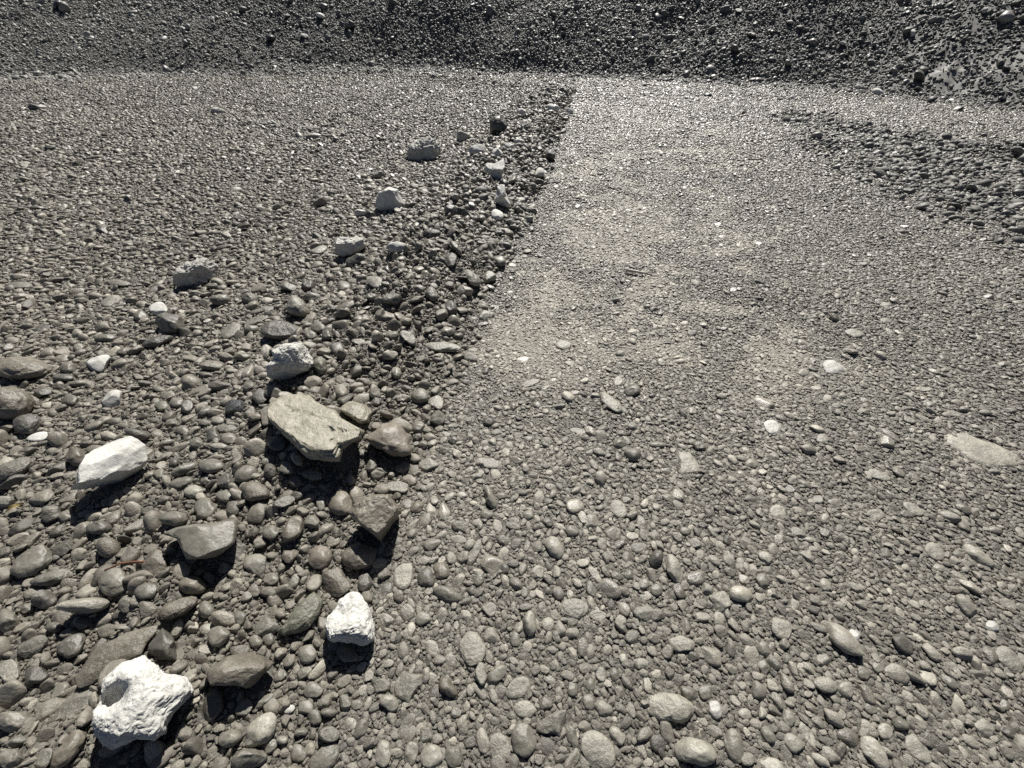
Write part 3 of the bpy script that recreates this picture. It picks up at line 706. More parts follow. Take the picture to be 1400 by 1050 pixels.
# x y width height angle shape tone
LIST = """
242 860 30 16 -65 r l;44 884 46 26 -30 a m;98 882 44 28 -35 r d;12 918 36 32 -25 a l;48 924 38 26 -10 a d;82 946 36 18 -40 r m;94 1024 74 26 -50 r b
20 986 60 34 10 r m;26 1014 34 14 -15 r m;58 1037 38 22 -50 f m;14 1038 40 30 0 r m;76 858 30 16 0 r d;94 866 26 12 -15 r m
420 894 26 28 0 r m;298 870 30 28 -10 r m;362 858 38 28 0 a m;349 877 20 18 0 r m;366 873 20 20 0 r m;333 967 28 22 -50 a m;360 960 34 12 -40 a m
357 998 58 36 -50 r l;368 1020 24 20 -30 r m;383 924 22 14 -40 r m;416 920 26 16 -35 r m;428 944 26 24 0 r m;418 966 22 22 0 r l;396 970 18 10 -40 r v
430 980 24 20 70 r m;450 974 26 14 0 r m;472 960 24 18 70 a m;488 964 18 16 0 r m;521 938 28 22 -20 a m;533 961 32 21 30 r l;480 990 20 16 80 r l
494 996 30 18 -65 r m;450 1004 30 24 0 f m;408 1030 26 22 80 r m;444 1036 46 34 -40 r m;524 1030 40 22 -82 r l;340 1038 52 30 -10 a m;314 1010 36 24 -20 r m
412 1001 20 14 0 r m;386 1012 16 14 0 r l;44 768 64 36 -28 r m;86 750 34 18 -25 a d;148 749 36 28 0 f b;136 722 36 20 0 r d;156 796 48 38 -10 r m
212 772 42 34 -60 a b;200 808 34 24 -15 r m;116 828 78 22 -3 f l;262 801 42 26 5 r b;60 820 36 28 0 a d;240 832 66 24 -22 y b;10 850 36 30 80 r m
70 702 32 24 0 a m;90 706 22 16 0 r m;70 790 60 20 -15 y m;6 686 30 18 0 a l;174 828 28 22 0 f m;38 832 22 16 0 a m;238 709 42 20 0 r m
280 696 32 32 0 r m;318 696 22 22 0 r d;370 728 24 20 0 r m;400 723 38 28 -60 r b;426 714 22 20 0 r m;438 762 36 32 -20 r p;350 772 34 32 0 a l
370 791 22 18 0 r m;396 758 26 22 0 a b;458 796 46 34 -30 a b;498 796 30 22 80 a d;282 834 26 22 80 r m;328 844 22 18 80 r m;282 860 20 15 -20 r l
348 808 18 15 80 r m;402 796 26 14 -60 r m;306 776 20 16 -20 a l;336 816 18 14 -20 a m;465 688 34 34 0 r b;490 760 50 38 -20 a b;439 688 20 16 80 r l
388 687 32 16 -20 a m;543 666 32 18 0 f l;570 694 22 16 -40 r b;552 788 40 28 -70 f l;582 790 28 24 80 r d;603 780 26 22 0 r b;612 813 40 22 20 r m
590 744 28 16 -25 r m;626 738 26 14 5 f l;628 719 26 16 10 a m;426 648 32 18 10 a m;405 658 20 18 0 r d;522 644 18 14 0 a m;104 626 30 28 80 r b
12 551 76 44 10 y b;38 580 44 28 0 y d;54 597 36 12 -12 f w;154 546 34 22 -30 a v;20 640 56 26 -15 y m;18 660 46 18 -25 a d;252 642 44 16 -20 r m
248 660 36 16 -12 r m;264 672 28 18 -5 r l;228 606 26 10 -15 r m;190 594 40 16 15 y d;218 648 20 14 0 r m;238 632 16 15 0 r d;234 578 20 12 0 r m
250 588 20 14 0 r m;242 550 20 16 0 r m;222 555 22 14 0 r o;290 637 36 20 0 r m;336 648 36 22 -30 r m;348 672 40 28 5 y b;369 644 22 18 75 r d
392 640 22 18 0 r m;406 628 24 14 60 r l;378 606 28 24 0 a d;308 678 26 18 0 r m;312 600 26 18 0 r m;291 595 20 20 0 r d;299 611 26 12 0 r l
269 606 20 16 0 r m;322 557 30 24 0 a k;356 542 28 20 10 a d;342 529 22 14 10 r m;324 530 12 10 0 r p;280 564 24 14 -20 r m;280 578 18 10 0 r m
298 575 18 12 0 r l;256 556 20 18 80 r d;310 586 30 12 0 f m;348 570 20 12 0 r b;414 531 18 8 5 r l;308 658 24 20 0 a d;282 656 16 12 0 r m
574 541 24 22 0 r m;596 550 24 18 40 f l;598 571 26 20 35 a m;573 584 18 18 0 r m;512 536 22 15 70 a l;514 548 16 14 0 a d;550 544 24 12 0 a l
542 510 18 14 80 r l;586 636 30 18 -10 a l;579 608 14 12 0 r m;571 598 14 12 0 r d;668 634 44 16 5 f l;668 577 18 14 0 r d;620 602 14 12 0 r d
508 636 22 18 80 a m;516 648 20 16 0 a m;494 620 14 12 0 r m;462 650 16 14 0 r d;608 616 18 10 0 r m;532 485 26 14 5 a t;28 503 86 32 3 y b
94 503 24 16 0 r m;86 516 32 12 0 r d;136 497 40 20 -8 a w;233 442 42 30 20 r d;216 422 26 18 0 a w;192 432 20 16 0 r m;216 467 46 16 -10 a d
152 412 30 16 -20 f l;145 462 32 12 0 r m;26 390 36 10 0 f m;162 387 34 10 5 f m;58 449 28 8 -15 f d;96 547 24 16 0 r m;58 536 28 14 0 a d
84 407 30 10 0 a m;108 475 16 12 0 r l;384 452 58 27 5 y d;406 420 38 26 40 y l;360 424 42 10 -10 a m;350 438 36 10 -20 a m;316 452 32 18 -35 f m
344 450 22 12 0 r m;302 410 32 16 0 r m;340 408 26 16 0 a m;267 401 18 8 0 r l;438 500 28 18 75 a o;460 476 20 18 0 r d;436 448 22 18 0 r m
446 458 16 14 80 r d;424 458 20 14 0 r m;332 488 26 12 0 r o;290 500 36 14 0 a b;282 512 20 8 10 r m;328 510 20 10 -35 f m;490 437 16 10 0 r l
394 392 24 14 10 a m;422 390 20 16 -20 a d;426 406 24 14 0 a m;470 392 20 18 0 r m;492 467 24 8 0 f l;515 386 30 16 25 f l;536 409 26 18 0 a m
572 395 18 12 0 r m;590 402 22 18 80 a m;615 355 22 20 0 a d;682 357 20 16 0 r m;635 398 24 18 15 a l;616 420 20 18 80 r d;668 379 22 18 15 a l
682 377 13 12 0 r d;646 380 28 16 45 a l;612 453 20 14 0 r l;604 474 54 14 5 f l;642 488 22 16 15 a m;536 460 20 14 -20 r m;558 462 26 16 45 a l
664 432 24 18 0 a l;508 406 18 12 0 r m;486 356 28 18 -20 a m;543 338 30 16 5 r w;493 292 18 12 0 a w;438 278 20 18 0 a m;455 263 18 10 0 a l
436 342 24 12 -10 f l;624 340 26 10 50 a m;518 240 22 12 0 a l;590 320 26 16 0 a d;618 288 20 16 30 a d;632 292 24 14 30 a d;506 294 16 12 0 a d
633 187 18 20 0 a v;666 168 9 9 0 r d;653 206 28 17 0 r w;680 294 18 16 30 r w;681 210 18 16 80 a w;696 201 14 12 0 a w;710 194 16 10 0 a w
713 153 14 12 10 a w;756 149 18 14 20 a w;777 152 14 12 0 a w;752 212 20 14 80 a d;738 236 14 14 40 a w;737 250 14 12 0 a d;648 192 12 6 0 r w
723 267 12 8 0 a l;727 282 12 8 0 a l;658 298 12 10 0 r m;727 314 11 9 0 r d
865 534 24 16 0 r m;770 472 22 14 0 f l;845 521 14 14 0 f l;726 523 28 10 -15 f l;846 607 20 14 0 r m;790 589 24 9 10 f l;900 608 24 9 0 r m
734 554 12 10 0 r l;864 583 16 12 0 r m;848 483 14 10 0 r l;670 680 36 14 68 r l;701 660 20 12 55 a m;758 748 34 24 55 r l;734 783 22 22 0 a l
648 756 38 14 -65 f m;722 704 16 14 0 r l;665 703 20 16 0 r m;688 738 22 14 10 r m;749 715 20 12 40 r d;702 719 22 12 10 r m;631 677 16 10 0 r l
614 680 18 10 -30 r l;686 678 16 10 0 r m;655 793 18 14 -70 r m;690 778 14 14 0 r d;646 808 14 14 0 r d;717 810 16 12 80 r m;749 808 14 14 0 r d
782 726 20 16 0 r m;645 886 48 37 78 y l;657 922 34 18 80 a l;679 922 34 22 -50 r m;612 940 34 20 50 r b;716 1011 48 35 85 r m;710 940 40 28 -25 f l
718 970 30 26 10 a l;700 978 14 14 0 r m;562 1030 34 20 -80 r m;554 994 46 16 -60 f m;590 1034 36 32 85 r l;620 1034 34 26 85 r m;705 874 22 14 80 r m
724 852 38 18 85 r l;584 1004 24 24 0 a m;623 974 16 16 0 r m;676 986 14 14 0 r m;684 1022 40 30 80 f l;746 962 20 18 0 r m;752 930 18 12 30 r l
916 968 76 44 10 a l;950 1028 60 40 15 r l;818 1026 60 44 60 f l;824 968 30 20 35 r l;844 1006 32 18 50 r l;782 1006 34 16 70 r m;822 922 22 16 80 a l
840 922 20 16 70 r m;853 903 20 16 70 r l;800 914 22 16 0 a m;807 936 20 14 80 r m;782 942 22 16 80 r m;805 960 24 18 80 r m;932 881 36 24 10 a l
948 897 16 14 30 r d;942 948 30 18 25 r m;966 946 24 22 0 r m;978 970 28 20 75 r v;1004 1020 50 26 75 r m;876 908 22 18 0 a l;846 696 30 20 55 f l
922 778 46 20 70 r l;897 764 28 18 -65 r d;984 822 34 29 70 a l;880 838 28 26 40 a l;950 743 22 16 10 a l;818 841 24 16 5 f l;786 832 40 30 5 y l
976 766 22 12 35 r l;880 798 16 16 0 r l;898 806 18 18 0 r m;936 726 18 12 10 r m;874 749 24 16 0 f m;843 788 18 14 10 r m;814 786 30 12 55 f l
860 786 14 14 0 r m;998 782 20 12 20 r m;1017 792 18 14 30 r l;1064 700 26 20 25 f l;1127 710 16 16 30 r l;1091 728 24 14 35 a l;1108 738 18 8 10 r l
1197 704 24 16 10 f l;1046 762 22 16 35 r l;1042 794 22 20 40 r m;1128 800 22 16 50 r l;1108 806 20 10 10 r p;1069 858 36 27 40 a l;1144 736 16 10 20 r d
1278 754 34 20 35 f l;1336 760 52 20 32 r l;1284 777 20 12 20 r l;1316 696 28 14 25 r m;1248 696 34 14 30 f l;1358 706 16 12 0 r m;1348 808 22 12 15 r m
1378 826 30 14 30 f l;1250 756 18 8 0 r m;1356 856 22 16 20 r v;1044 888 26 18 35 r m;1156 944 26 22 60 r l;1180 920 24 18 45 r m;1200 912 20 18 30 r l
1128 936 36 22 15 f l;1050 1004 28 18 60 r m;1086 1016 36 24 40 r l;1078 982 26 18 70 r l;1104 1004 42 14 60 f l;1196 1030 62 28 55 r l;1218 956 32 14 25 f m
1230 990 28 16 15 r m;1210 1000 26 22 60 r l;1018 976 20 16 30 r l;1118 988 24 14 45 r m;1190 968 22 14 35 r m;1168 868 20 16 60 r v;1076 900 24 14 35 a m
1044 912 22 15 50 r m;1380 902 48 26 50 f l;1298 932 32 14 40 r m;1306 914 32 11 50 f l;1258 988 26 12 55 r l;1346 996 34 22 40 a l;1376 1028 28 14 45 r m
1378 1000 26 16 30 r d;1256 1026 52 24 55 f l;1374 964 20 14 40 r m;1290 980 16 12 40 r m;1138 502 34 20 10 f v;1056 584 26 20 30 f v;1124 600 18 14 0 f l
1027 634 18 14 10 r l;1097 510 18 12 0 r l;946 562 13 11 0 r l;1100 662 24 10 30 r m;956 610 20 14 20 r m;1200 650 40 14 20 f l;1270 552 18 10 15 r l
1264 532 24 8 5 f l;1304 566 24 8 10 f l;1372 498 22 10 0 r l;1288 490 16 10 20 r m;1168 456 28 13 10 f l;1210 438 14 8 0 f l;1210 416 16 7 0 f l
1200 126 18 12 0 a w;1257 104 16 18 20 s d;1248 46 8 14 20 a w;1152 59 10 6 0 a w;968 130 12 7 0 a k;1082 134 10 6 -15 a v;1010 14 10 5 10 a w
1028 47 12 6 0 r l;1005 66 10 12 30 s d;1078 86 10 10 0 a l;1034 110 24 9 0 r d;976 105 10 8 0 r l;882 116 7 5 0 a k;438 21 14 7 35 f w;416 49 12 6 15 f w
478 33 14 14 20 a d;371 52 14 10 0 s k;424 74 8 5 80 a w;577 20 8 6 0 a v;52 147 30 10 5 a d;69 203 18 10 0 r d;267 121 8 6 0 a w;298 152 20 12 0 a v
1376 93 12 10 0 r k;1370 135 14 8 -10 a k;1310 149 18 8 -15 s d;1335 170 26 8 10 s d;1368 86 14 8 -20 s d;79 6 14 14 0 s k;428 186 26 9 0 f l;1080 30 9 6 0 a v;1346 14 12 7 -30 a v
"""


def words_dir(dx, dy):
    if abs(dx) > 1.3 * abs(dy): return 'right of' if dx > 0 else 'left of'
    return 'in front of' if dy > 0 else 'behind'


def build_stones():
    landmarks = []
    k = 0
    for name, cat, phrase, label, poly, kw in HEROES:
        P = np.array(poly, float); c = (P.max(0) + P.min(0)) / 2
        kw = dict(kw); kw.setdefault('sink', 0.2)
        o = make_stone(name, c[0], c[1], P, seed=k, **kw); k += 1
        tag(o, label, cat)
        if phrase: landmarks.append((c[0], c[1], phrase))
    entries = []
    for line in LIST.strip().replace('\n', ';').split(';'):
        x, y, w, h, a, kd, tn = line.split()
        entries.append((float(x), float(y), float(w), float(h), float(a), kd, tn))
    rest = []
    for x, y, w, h, a, kd, tn in entries:
        rng = np.random.default_rng(5000 + k)
        P = flat_hit(x, max(y, 100))
        road = bool(road_side(np.array([P[0]]), np.array([P[1]]))[0] > -0.01) and y > 150
        slope = y < 150
        size = math.sqrt(w * h)
        white = tn in 'wv' and not road
        sink = (0.42 if kd != 'r' else 0.38) if road else (0.22 if not slope else 0.25)
        if size > 30 and not road: sink = 0.2
        name = 'white_rock' if (white and tn == 'w') else ('rock' if (size >= 27 and not road) or slope else ('stone' if not road else 'pebble'))
        if road and size >= 24: name = 'stone'
        mat = None
        if white: mat = M_CHALK
        tall = None
        if road: tall = {'r': 0.55, 'a': 0.5, 'f': 0.28, 'y': 0.35, 'p': 0.6, 's': 0.5}[kd]
        elif y < 320 and kd in 'as': tall = 0.85
        o = make_stone(name, x, y, ellipse(x, y, w, h, a, rng, 0.10 if kd != 'r' else 0.06), kd, tn, sink=sink, tall=tall,
                       sub=5 if size > 34 else 4, mat=mat, seed=k, tint=rng.uniform(0.85, 1.15), squarish={'f': 0.6, 'a': 0.8, 's': 0.7, 'y': 0.85}.get(kd, 0.95))
        k += 1
        cat = {'white_rock': 'rock', 'rock': 'rock', 'stone': 'stone', 'pebble': 'pebble'}[name]
        ld = LAND.get((int(x), int(y)))
        if ld:
            landmarks.append((x, y, ld[0])); tag(o, ld[1], cat)
        else:
            rest.append((o, x, y, w, h, kd, tn, name, cat, road, slope))
    # labels: look first, then where it lies next to a landmark, then its rank from that landmark
    keyed = {}
    for r in rest:
        o, x, y, w, h, kd, tn, name, cat, road, slope = r
        ds = sorted((math.hypot(x - lx, (y - ly)), lx, ly, ph) for lx, ly, ph in landmarks)
        _, lx, ly, ph = ds[0]
        size = math.sqrt(w * h)
        ratio = max(w, h) / min(w, h)
        look = [TONE_WORD[tn]]
        if ratio > 2.1 and kd != 'f': look.insert(0, 'long')
        look.append(SHAPE_WORD[kd])
        noun = {'white_rock': 'rock', 'rock': 'rock', 'stone': 'stone', 'pebble': 'pebble'}[name]
        key = (' '.join(look) + ' ' + noun, words_dir(x - lx, y - ly) + ' ' + ph)
        keyed.setdefault(key, []).append((ds[0][0], r))
    ords = ['', 'second nearest', 'third nearest', 'fourth nearest', 'fifth nearest', 'sixth nearest', 'seventh nearest', 'eighth nearest']
    for (look, where), lst in keyed.items():
        lst.sort(key=lambda t: t[0])
        for i, (_, r) in enumerate(lst):
            o, x, y, w, h, kd, tn, name, cat, road, slope = r
            pre = ('nearest ' if i == 0 else ords[i] + ' ') if len(lst) > 1 else ''
            grp = {'white_rock': 'white rocks on the stone bank', 'rock': 'larger rocks of the stone bank', 'stone': 'loose stones', 'pebble': 'pebbles bedded in the road'}[name]
            if slope: grp = 'rocks on the far slope'
            if name == 'stone': grp = 'stones bedded in the road' if road else 'loose stones of the bank'
            tag(o, pre + look + ' ' + where, cat, grp)


# ------------------------------------------------------------------ twigs and a leaf
def tube(name, pts, rads, mat, seg=8):
    V, F = [], []
    pts = np.array(pts, float)
    for i, p in enumerate(pts):
        t = pts[min(i + 1, len(pts) - 1)] - pts[max(i - 1, 0)]; t /= np.linalg.norm(t)
        a = np.cross(t, [0, 0, 1]); a /= np.linalg.norm(a); b = np.cross(a, t)
        for s in range(seg):
            an = 2 * math.pi * s / seg
            V.append(p + rads[i] * (a * math.cos(an) + b * math.sin(an)))
    n = len(pts)
    for i in range(n - 1):
        for s in range(seg):
            F.append((i * seg + s, i * seg + (s + 1) % seg, (i + 1) * seg + (s + 1) % seg, (i + 1) * seg + s))
    for e, sgn in ((0, -1), (n - 1, 1)):
        V.append(pts[e] + sgn * 0.0005); c = len(V) - 1
        for s in range(seg): F.append((c, e * seg + s, e * seg + (s + 1) % seg, e * seg + (s + 1) % seg))
    me = bpy.data.meshes.new(name)
    me.from_pydata([tuple(v) for v in V], [], [tuple(dict.fromkeys(f)) for f in F]); me.update()
    for p in me.polygons: p.use_smooth = True
    me.materials.append(mat)
    o = bpy.data.objects.new(name, me); COL.objects.link(o)
    return o


def build_twigs():
    def along(px, n, lift):
        px = np.array(px, float); s = np.linspace(0, len(px) - 1, n)
        out = []
        for t in s:
            i = min(int(t), len(px) - 2); q = px[i] + (px[i + 1] - px[i]) * (t - i)
            out.append(hit(q[0], q[1], lift))
        out = np.array(out)
        z = out[:, 2].copy(); out[:, 2] = np.convolve(np.pad(z, 2, mode='edge'), np.ones(5) / 5, 'valid')
        return out
    p = along([(128, 785), (148, 777), (164, 770), (180, 769), (200, 767)], 15, 0.024)
    tag(tube('twig', p, np.linspace(0.0022, 0.0034, 15), M_TWIG), 'thin bent reddish brown twig lying on the stones at left', 'twig')
    p = along([(856, 369), (886, 374)], 8, 0.022)
    tag(tube('stick', p, np.linspace(0.010, 0.007, 8), M_STICK), 'short pale bleached stick lying across the road', 'stick')
    p = along([(714, 533), (745, 526)], 7, 0.012)
    tag(tube('twig', p, np.linspace(0.0028, 0.0018, 7), M_STICK), 'fine pale twig lying on the road edge', 'twig')
    c = hit(22, 693, 0.02)
    V, F = [], []
    for i in range(9):
        t = i / 8; w = 0.008 * math.sin(math.pi * min(1, t * 0.95 + 0.03)) + 0.0006
        for s in (-1, 0, 1):
            for q in (0, 1):
                V.append((0.042 * (t - 0.5), s * w, 0.006 * abs(s) + 0.004 * math.sin(t * 5) + q * 0.0007))
    for i in range(8):
        for s in range(2):
            a = i * 6 + s * 2
            F += [(a, a + 2, a + 8, a + 6), (a + 1, a + 7, a + 9, a + 3)]
    me = bpy.data.meshes.new('leaf'); me.from_pydata(V, [], F); me.update(); me.materials.append(M_LEAF)
    o = bpy.data.objects.new('leaf', me); o.location = c; o.rotation_euler = (0.15, -0.1, 0.7); COL.objects.link(o)
    tag(o, 'small curled yellow dry leaf at the left edge among stones', 'leaf')


# ------------------------------------------------------------------ gravel nobody could count: instanced stones
def proto_collection(name, kinds, mat, sub, seed):
    c = bpy.data.collections.new(name)
    for i, kd in enumerate(kinds):
        rng = np.random.default_rng(seed + i)
        V, F = blob(rng, sub, kd)
        ax = rng.uniform(0.62, 1.0); fl = rng.uniform(0.5, 0.8) if kd != 'f' else rng.uniform(0.28, 0.4)
        V = V * np.array([1.0, ax, fl])
        o = bpy.data.objects.new('gravel_shape_%03d' % i, mesh_from('gravel_shape', V, F, mat))
        c.objects.link(o)
    return c


def gravel_tree(coll):
    g = bpy.data.node_groups.new('scatter_gravel', 'GeometryNodeTree')
    g.interface.new_socket('Geometry', in_out='INPUT', socket_type='NodeSocketGeometry')
    g.interface.new_socket('Geometry', in_out='OUTPUT', socket_type='NodeSocketGeometry')
    n = g.nodes; gi = n.new('NodeGroupInput'); go = n.new('NodeGroupOutput')
    ci = n.new('GeometryNodeCollectionInfo'); ci.inputs['Collection'].default_value = coll
    ci.inputs['Separate Children'].default_value = True; ci.inputs['Reset Children'].default_value = True
    iop = n.new('GeometryNodeInstanceOnPoints'); iop.inputs['Pick Instance'].default_value = True

    def attr(name, t):
        a = n.new('GeometryNodeInputNamedAttribute'); a.data_type = t; a.inputs['Name'].default_value = name; return a.outputs['Attribute']
    e2r = n.new('FunctionNodeEulerToRotation')
    L = g.links
    L.new(gi.outputs[0], iop.inputs['Points']); L.new(ci.outputs[0], iop.inputs['Instance'])
    L.new(attr('idx', 'INT'), iop.inputs['Instance Index'])
    L.new(attr('rot', 'FLOAT_VECTOR'), e2r.inputs[0]); L.new(e2r.outputs[0], iop.inputs['Rotation'])
    L.new(attr('scl', 'FLOAT_VECTOR'), iop.inputs['Scale'])
    L.new(iop.outputs[0], go.inputs[0])
    return g


def scatter(name, label, cat, P, rot, scl, idx, tone, coll, mat):
    me = bpy.data.meshes.new(name)
    n = len(P)
    me.vertices.add(n); me.vertices.foreach_set('co', P.astype(np.float32).ravel())
    for an, t, key, v in (('rot', 'FLOAT_VECTOR', 'vector', rot), ('scl', 'FLOAT_VECTOR', 'vector', scl), ('idx', 'INT', 'value', idx), ('tone', 'FLOAT', 'value', tone)):
        a = me.attributes.new(an, t, 'POINT')
        a.data.foreach_set(key, np.ascontiguousarray(v, np.int32 if t == 'INT' else np.float32).ravel())
    me.materials.append(mat)
    o = bpy.data.objects.new(name, me); COL.objects.link(o)
    md = o.modifiers.new('scatter', 'NODES'); md.node_group = gravel_tree(coll)
    tag(o, label, cat, kind='stuff')
    return o


def visible(P, margin=150):
    x, y, z = project(P)
    return (z > 0.15) & (x > -margin) & (x < 1400 + margin) & (y > -60) & (y < 1050 + margin)


MIN_PX = 1.9     # on the 1400 wide frame


def build_gravel():
    classes = [0.034, 0.025, 0.0185, 0.0138, 0.0102, 0.0076, 0.0056, 0.0042, 0.0032]
    kinds_soft = ['r'] * 9 + ['c'] * 14 + ['a'] * 14 + ['s'] * 8 + ['f'] * 6
    c_loose = proto_collection('loose_shapes', kinds_soft, M_GRAVEL, 3, 300)
    c_road = proto_collection('road_shapes', kinds_soft, M_ROADGR, 3, 400)
    nk = len(kinds_soft)
    acc = {'loose': [], 'road': []}
    trees = []
    # the listed stones are the first obstacles; each smaller size then fills what the larger ones left
    pl = np.array(placed)
    done = [(pl[:, :2], pl[:, 2])]
    grids = ((0.003, -2.4, 2.4, -0.8, 2.7), (0.010, -15, 15, -1.0, 14.5))

    def free(xy, r, rad, factor):
        ok = np.ones(len(xy), bool)
        near = (np.abs(xy[:, 0]) < 2.3) & (xy[:, 1] < 2.6)
        oxy = np.concatenate([d[0] for d in done]); orr = np.concatenate([d[1] for d in done])
        for gi, (cell, x0, x1, y0, y1) in enumerate(grids):
            q = near if gi == 0 else ~near
            if not q.any(): continue
            nx, ny = int((x1 - x0) / cell), int((y1 - y0) / cell)
            occ = np.zeros((nx, ny), bool)
            R = np.maximum((orr + rad) * factor / cell, 0.5)
            ix = ((oxy[:, 0] - x0) / cell).astype(int); iy = ((oxy[:, 1] - y0) / cell).astype(int)
            lev = np.ceil(R).astype(int)
            for L in np.unique(lev):
                m = lev == L
                g = np.arange(-L, L + 1)
                for dx in g:
                    for dy in g:
                        k = m & (R >= math.hypot(dx, dy))
                        if L > 6:
                            pass
                        jx, jy = ix[k] + dx, iy[k] + dy
                        v = (jx >= 0) & (jx < nx) & (jy >= 0) & (jy < ny)
                        occ[jx[v], jy[v]] = True
            cx = np.clip(((xy[q, 0] - x0) / cell).astype(int), 0, nx - 1); cy = np.clip(((xy[q, 1] - y0) / cell).astype(int), 0, ny - 1)
            ok[q] = ~occ[cx, cy]
        return ok
    for ci, rad in enumerate(classes):
        reach = min(FPX * 2 * rad / MIN_PX * 1.1, 13.5)
        sp_ = 2 * rad * 0.92
        gx = np.arange(-min(reach * 1.6, 14), min(reach * 1.6, 14), sp_); gy = np.arange(-0.75, reach, sp_ * 0.87)
        X, Y = np.meshgrid(gx, gy)
        X = X + (np.arange(len(gy)) % 2)[:, None] * sp_ / 2
        X = (X + RNG.uniform(-0.36, 0.36, X.shape) * sp_).ravel(); Y = (Y + RNG.uniform(-0.36, 0.36, Y.shape) * sp_).ravel()
        r = rad * RNG.uniform(0.8, 1.25, len(X))
        P0 = np.stack([X, Y, np.zeros_like(X)], 1)
        x, y, z = project(P0)
        ok = visible(P0) & (FPX * 2 * r / np.maximum(z, 0.1) > MIN_PX) & (Y < toe_y(X) - 0.02)
        X, Y, r = X[ok], Y[ok], r[ok]
        sd = road_side(X, Y); w = windrow(X, Y)
        R = np.hypot(X, Y)
        patch = fbm2(X * 1.7, Y * 1.7, 3, 110); fine = fbm2(X * 5, Y * 5, 2, 111)
        near = sstep(1.5, 0.5, R)
        # how much of each size lies in each zone
        p_road = np.interp(rad, [0.004, 0.0102, 0.0138, 0.0185, 0.025, 0.034], [0.95, 0.70, 0.25, 0.08, 0.022, 0.004])
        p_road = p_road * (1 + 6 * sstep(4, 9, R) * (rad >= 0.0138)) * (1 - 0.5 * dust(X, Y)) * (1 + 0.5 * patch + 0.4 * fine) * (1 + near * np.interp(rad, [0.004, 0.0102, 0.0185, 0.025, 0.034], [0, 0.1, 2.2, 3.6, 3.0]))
        p_left = np.interp(rad, [0.004, 0.0102, 0.0138, 0.0185, 0.025, 0.034], [0.95, 0.9, 0.8, 0.62, 0.34, 0.13]) * (1 + 0.45 * patch + 0.3 * fine)
        p_bank = np.interp(rad, [0.004, 0.0102, 0.0138, 0.0185, 0.025, 0.034], [0.95, 0.95, 0.9, 0.85, 0.65, 0.42]) * (1 + 0.3 * patch + 0.35 * fine)
        road = sd > 0
        p = np.where(road, p_road, p_left * (1 - w) + p_bank * w)
        keep = RNG.random(len(X)) < p * (1 - 0.9 * np.clip(sand(X, Y), 0, 1))
        X, Y, r, sd, w, road, R = X[keep], Y[keep], r[keep], sd[keep], w[keep], road[keep], R[keep]
        xy = np.stack([X, Y], 1)
        okf = free(xy, r, rad, 0.82 if rad > 0.009 else 0.72)
        X, Y, r, sd, w, road, R, xy = X[okf], Y[okf], r[okf], sd[okf], w[okf], road[okf], R[okf], xy[okf]
        done.append((xy.copy(), r.copy()))
        H = base_height(X, Y)
        loose = sstep(0.02, -0.12, sd) * np.clip(0.45 + w, 0, 1)
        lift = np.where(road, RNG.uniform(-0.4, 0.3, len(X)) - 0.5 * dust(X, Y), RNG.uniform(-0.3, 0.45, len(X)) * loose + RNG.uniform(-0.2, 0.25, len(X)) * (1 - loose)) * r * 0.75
        gs = np.clip(0.0042 * np.maximum(R, 0.9), 0.004, 0.02)
        Z = H + lift + gs * 0.25
        P = np.stack([X, Y, Z], 1)
        tilt = np.where(road, 0.16, 0.2 + 0.35 * loose)
        rot = np.stack([RNG.normal(size=len(X)) * tilt, RNG.normal(size=len(X)) * tilt, RNG.uniform(0, 6.283, len(X))], 1)
        scl = r[:, None] * np.stack([RNG.uniform(0.95, 1.3, len(X)), RNG.uniform(0.85, 1.1, len(X)), np.where(road, 0.85, 1.0) * RNG.uniform(0.75, 1.1, len(X))], 1)
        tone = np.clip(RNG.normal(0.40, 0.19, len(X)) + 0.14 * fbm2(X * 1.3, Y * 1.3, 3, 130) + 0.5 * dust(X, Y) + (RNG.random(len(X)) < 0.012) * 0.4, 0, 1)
        idx = RNG.integers(0, nk, len(X))
        for key, m in (('loose', ~road), ('road', road)):
            acc[key].append((P[m], rot[m], scl[m], idx[m], tone[m]))
    tot = 0
    for key, nm, lab, coll, mat in (('loose', 'loose_gravel', 'loose rounded grey gravel and pebbles left of the road', c_loose, M_GRAVEL),
                                    ('road', 'road_gravel', 'fine pale gravel packed into the road surface', c_road, M_ROADGR)):
        parts = [np.concatenate([a[i] for a in acc[key]]) for i in range(5)]
        tot += len(parts[0])
        scatter(nm, lab, 'gravel', *parts, coll, mat)
    # scree on the slope, also broken rubble along the ruts and the far ridge
    c_sc = proto_collection('scree_shapes', ['a'] * 16 + ['s'] * 8 + ['f'] * 4 + ['r'] * 4, M_SCREE, 2, 600)
    Ps = []
    for rad, dens in ((0.10, 0.05), (0.07, 0.16), (0.048, 0.6), (0.033, 1.3), (0.023, 1.9), (0.016, 1.2)):
        n = int(40 * 3.6 / (4 * rad * rad) * dens * 0.62)
        X = RNG.uniform(-20, 20, n); t = RNG.uniform(-0.05, 3.6, n) * np.interp(X, [-14, -7, -2, 6, 9, 13], [2.4, 1.6, 1, 1.1, 1.8, 2.6])
        skirt = RNG.random(n) < 0.10; t[skirt] = -np.abs(RNG.normal(size=skirt.sum())) * 0.35
        Y = toe_y(X) + t
        Ps.append(np.stack([X, Y, np.full(n, rad), np.zeros(n)], 1))
    far = ROAD_EDGE[ROAD_EDGE[:, 1] > 2.0]
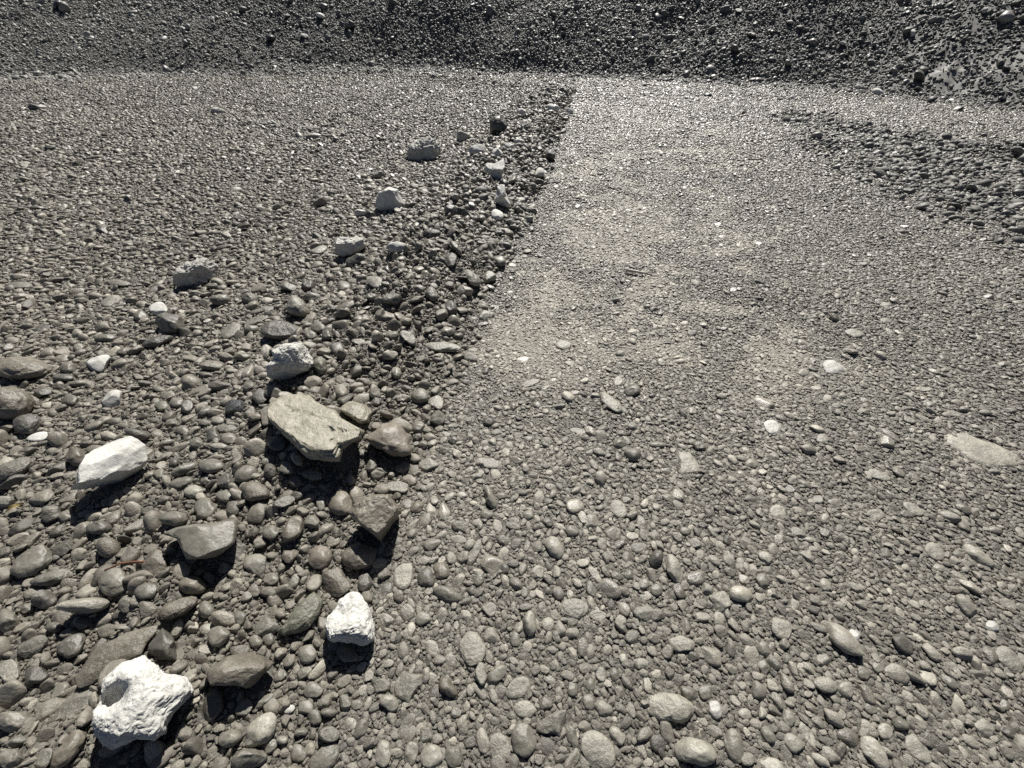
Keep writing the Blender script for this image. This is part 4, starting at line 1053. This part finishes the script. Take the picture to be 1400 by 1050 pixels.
    for L, wd, n in ((far - np.array([0.22, 0]), 0.24, 1500), (RUT1, 0.42, 2400), (RUT2, 0.45, 3000), (RUT3, 0.4, 1800), (LHEAP, 0.25, 260), (LRIDGE, 0.35, 1300), (RHEAP, 0.4, 900)):
        seg = RNG.integers(0, len(L) - 1, n); f = RNG.random(n)
        q = L[seg] + (L[seg + 1] - L[seg]) * f[:, None] + RNG.normal(size=(n, 2)) * wd * 0.7
        Ps.append(np.stack([q[:, 0], q[:, 1], RNG.choice([0.014, 0.021, 0.03, 0.045], n, p=[0.45, 0.35, 0.17, 0.03]), np.ones(n)], 1))
    A = np.concatenate(Ps)
    X, Y, r, rut = A.T
    r = r * RNG.uniform(0.7, 1.3, len(r))
    H = base_height(X, Y)
    P = np.stack([X, Y, H], 1)
    x, y, z = project(P)
    clump = fbm2(X * 0.8, Y * 0.8, 3, 140)
    ok = visible(P, 120) & (y > -40) & ((rut > 0) | (RNG.random(len(X)) < 0.85 + 0.9 * clump * (r > 0.04)))
    if len(placed):
        m = np.array([False] * len(X))
        for px, py, pr, _ in placed:
            if py > 1.8: m |= np.hypot(X - px, Y - py) < (pr + 0.7 * r)
        ok &= ~m
    ok &= RNG.random(len(X)) > 0.95 * sand(X, Y)
    ok &= (rut == 0) | (road_side(X, Y) < RNG.exponential(0.05, len(X))) | (X > 2.5)
    X, Y, r, H, rut = X[ok], Y[ok], r[ok], H[ok], rut[ok]
    n = len(X)
    P = np.stack([X, Y, H + r * RNG.uniform(0.0, 0.5, n)], 1)
    rot = np.stack([RNG.normal(size=n) * 0.5, RNG.normal(size=n) * 0.5, RNG.uniform(0, 6.283, n)], 1)
    scl = r[:, None] * RNG.uniform(0.8, 1.25, (n, 3))
    tone = np.clip(RNG.normal(0.38, 0.2, n) + 0.3 * rut * (X < 2) + 0.4 * sstep(-6, -11, X) + (RNG.random(n) < 0.012) * 0.5, 0, 1)  # far-left stones tinted paler to mimic light on the up-facing fan
    scatter('scree', 'dark broken rubble covering the slope and far ruts', 'scree', P, rot, scl, RNG.integers(0, 32, n), tone, c_sc, M_SCREE)
    print('gravel stones', tot, 'scree', n)


# ------------------------------------------------------------------ light and camera
def build_light():
    SUN_EL, SUN_AZ = math.radians(48), math.radians(9)      # ahead of the camera and a little to its right
    w = bpy.data.worlds.new('World'); S.world = w; w.use_nodes = True
    nt = w.node_tree; bg = nt.nodes['Background']
    sky = nt.nodes.new('ShaderNodeTexSky'); sky.sky_type = 'NISHITA'; sky.sun_disc = False
    sky.sun_elevation = SUN_EL; sky.sun_rotation = SUN_AZ; sky.altitude = 1500; sky.air_density = 0.35; sky.dust_density = 1.0; sky.ozone_density = 0.0
    nt.links.new(sky.outputs[0], bg.inputs['Color']); bg.inputs['Strength'].default_value = 0.055
    L = bpy.data.lights.new('sun', 'SUN'); L.energy = 5.0; L.angle = math.radians(0.5); L.color = (1.0, 0.97, 0.91)
    o = bpy.data.objects.new('sun', L); COL.objects.link(o)
    d = Vector((math.sin(SUN_AZ) * math.cos(SUN_EL), math.cos(SUN_AZ) * math.cos(SUN_EL), math.sin(SUN_EL)))
    o.rotation_euler = d.to_track_quat('Z', 'Y').to_euler(); o.location = (0, 10, 12)
    c = bpy.data.cameras.new('camera'); co = bpy.data.objects.new('camera', c); COL.objects.link(co)
    co.location = (0, 0, CAM_H); co.rotation_euler = (math.pi / 2 - PITCH, 0, 0)
    c.sensor_width = 36; c.lens = FPX / 1400 * 36; c.clip_start = 0.02; c.clip_end = 1000
    S.camera = co
    S.view_settings.view_transform = 'Standard'; S.view_settings.look = 'None'
    S.view_settings.exposure = 0.6; S.view_settings.gamma = 1
    S.render.engine = 'CYCLES'; S.cycles.use_denoising = False


import time
t0 = time.time()
build_ground(); print('ground', time.time() - t0)
build_stones(); print('stones', time.time() - t0)
build_twigs()
build_gravel(); print('gravel', time.time() - t0)
build_light()
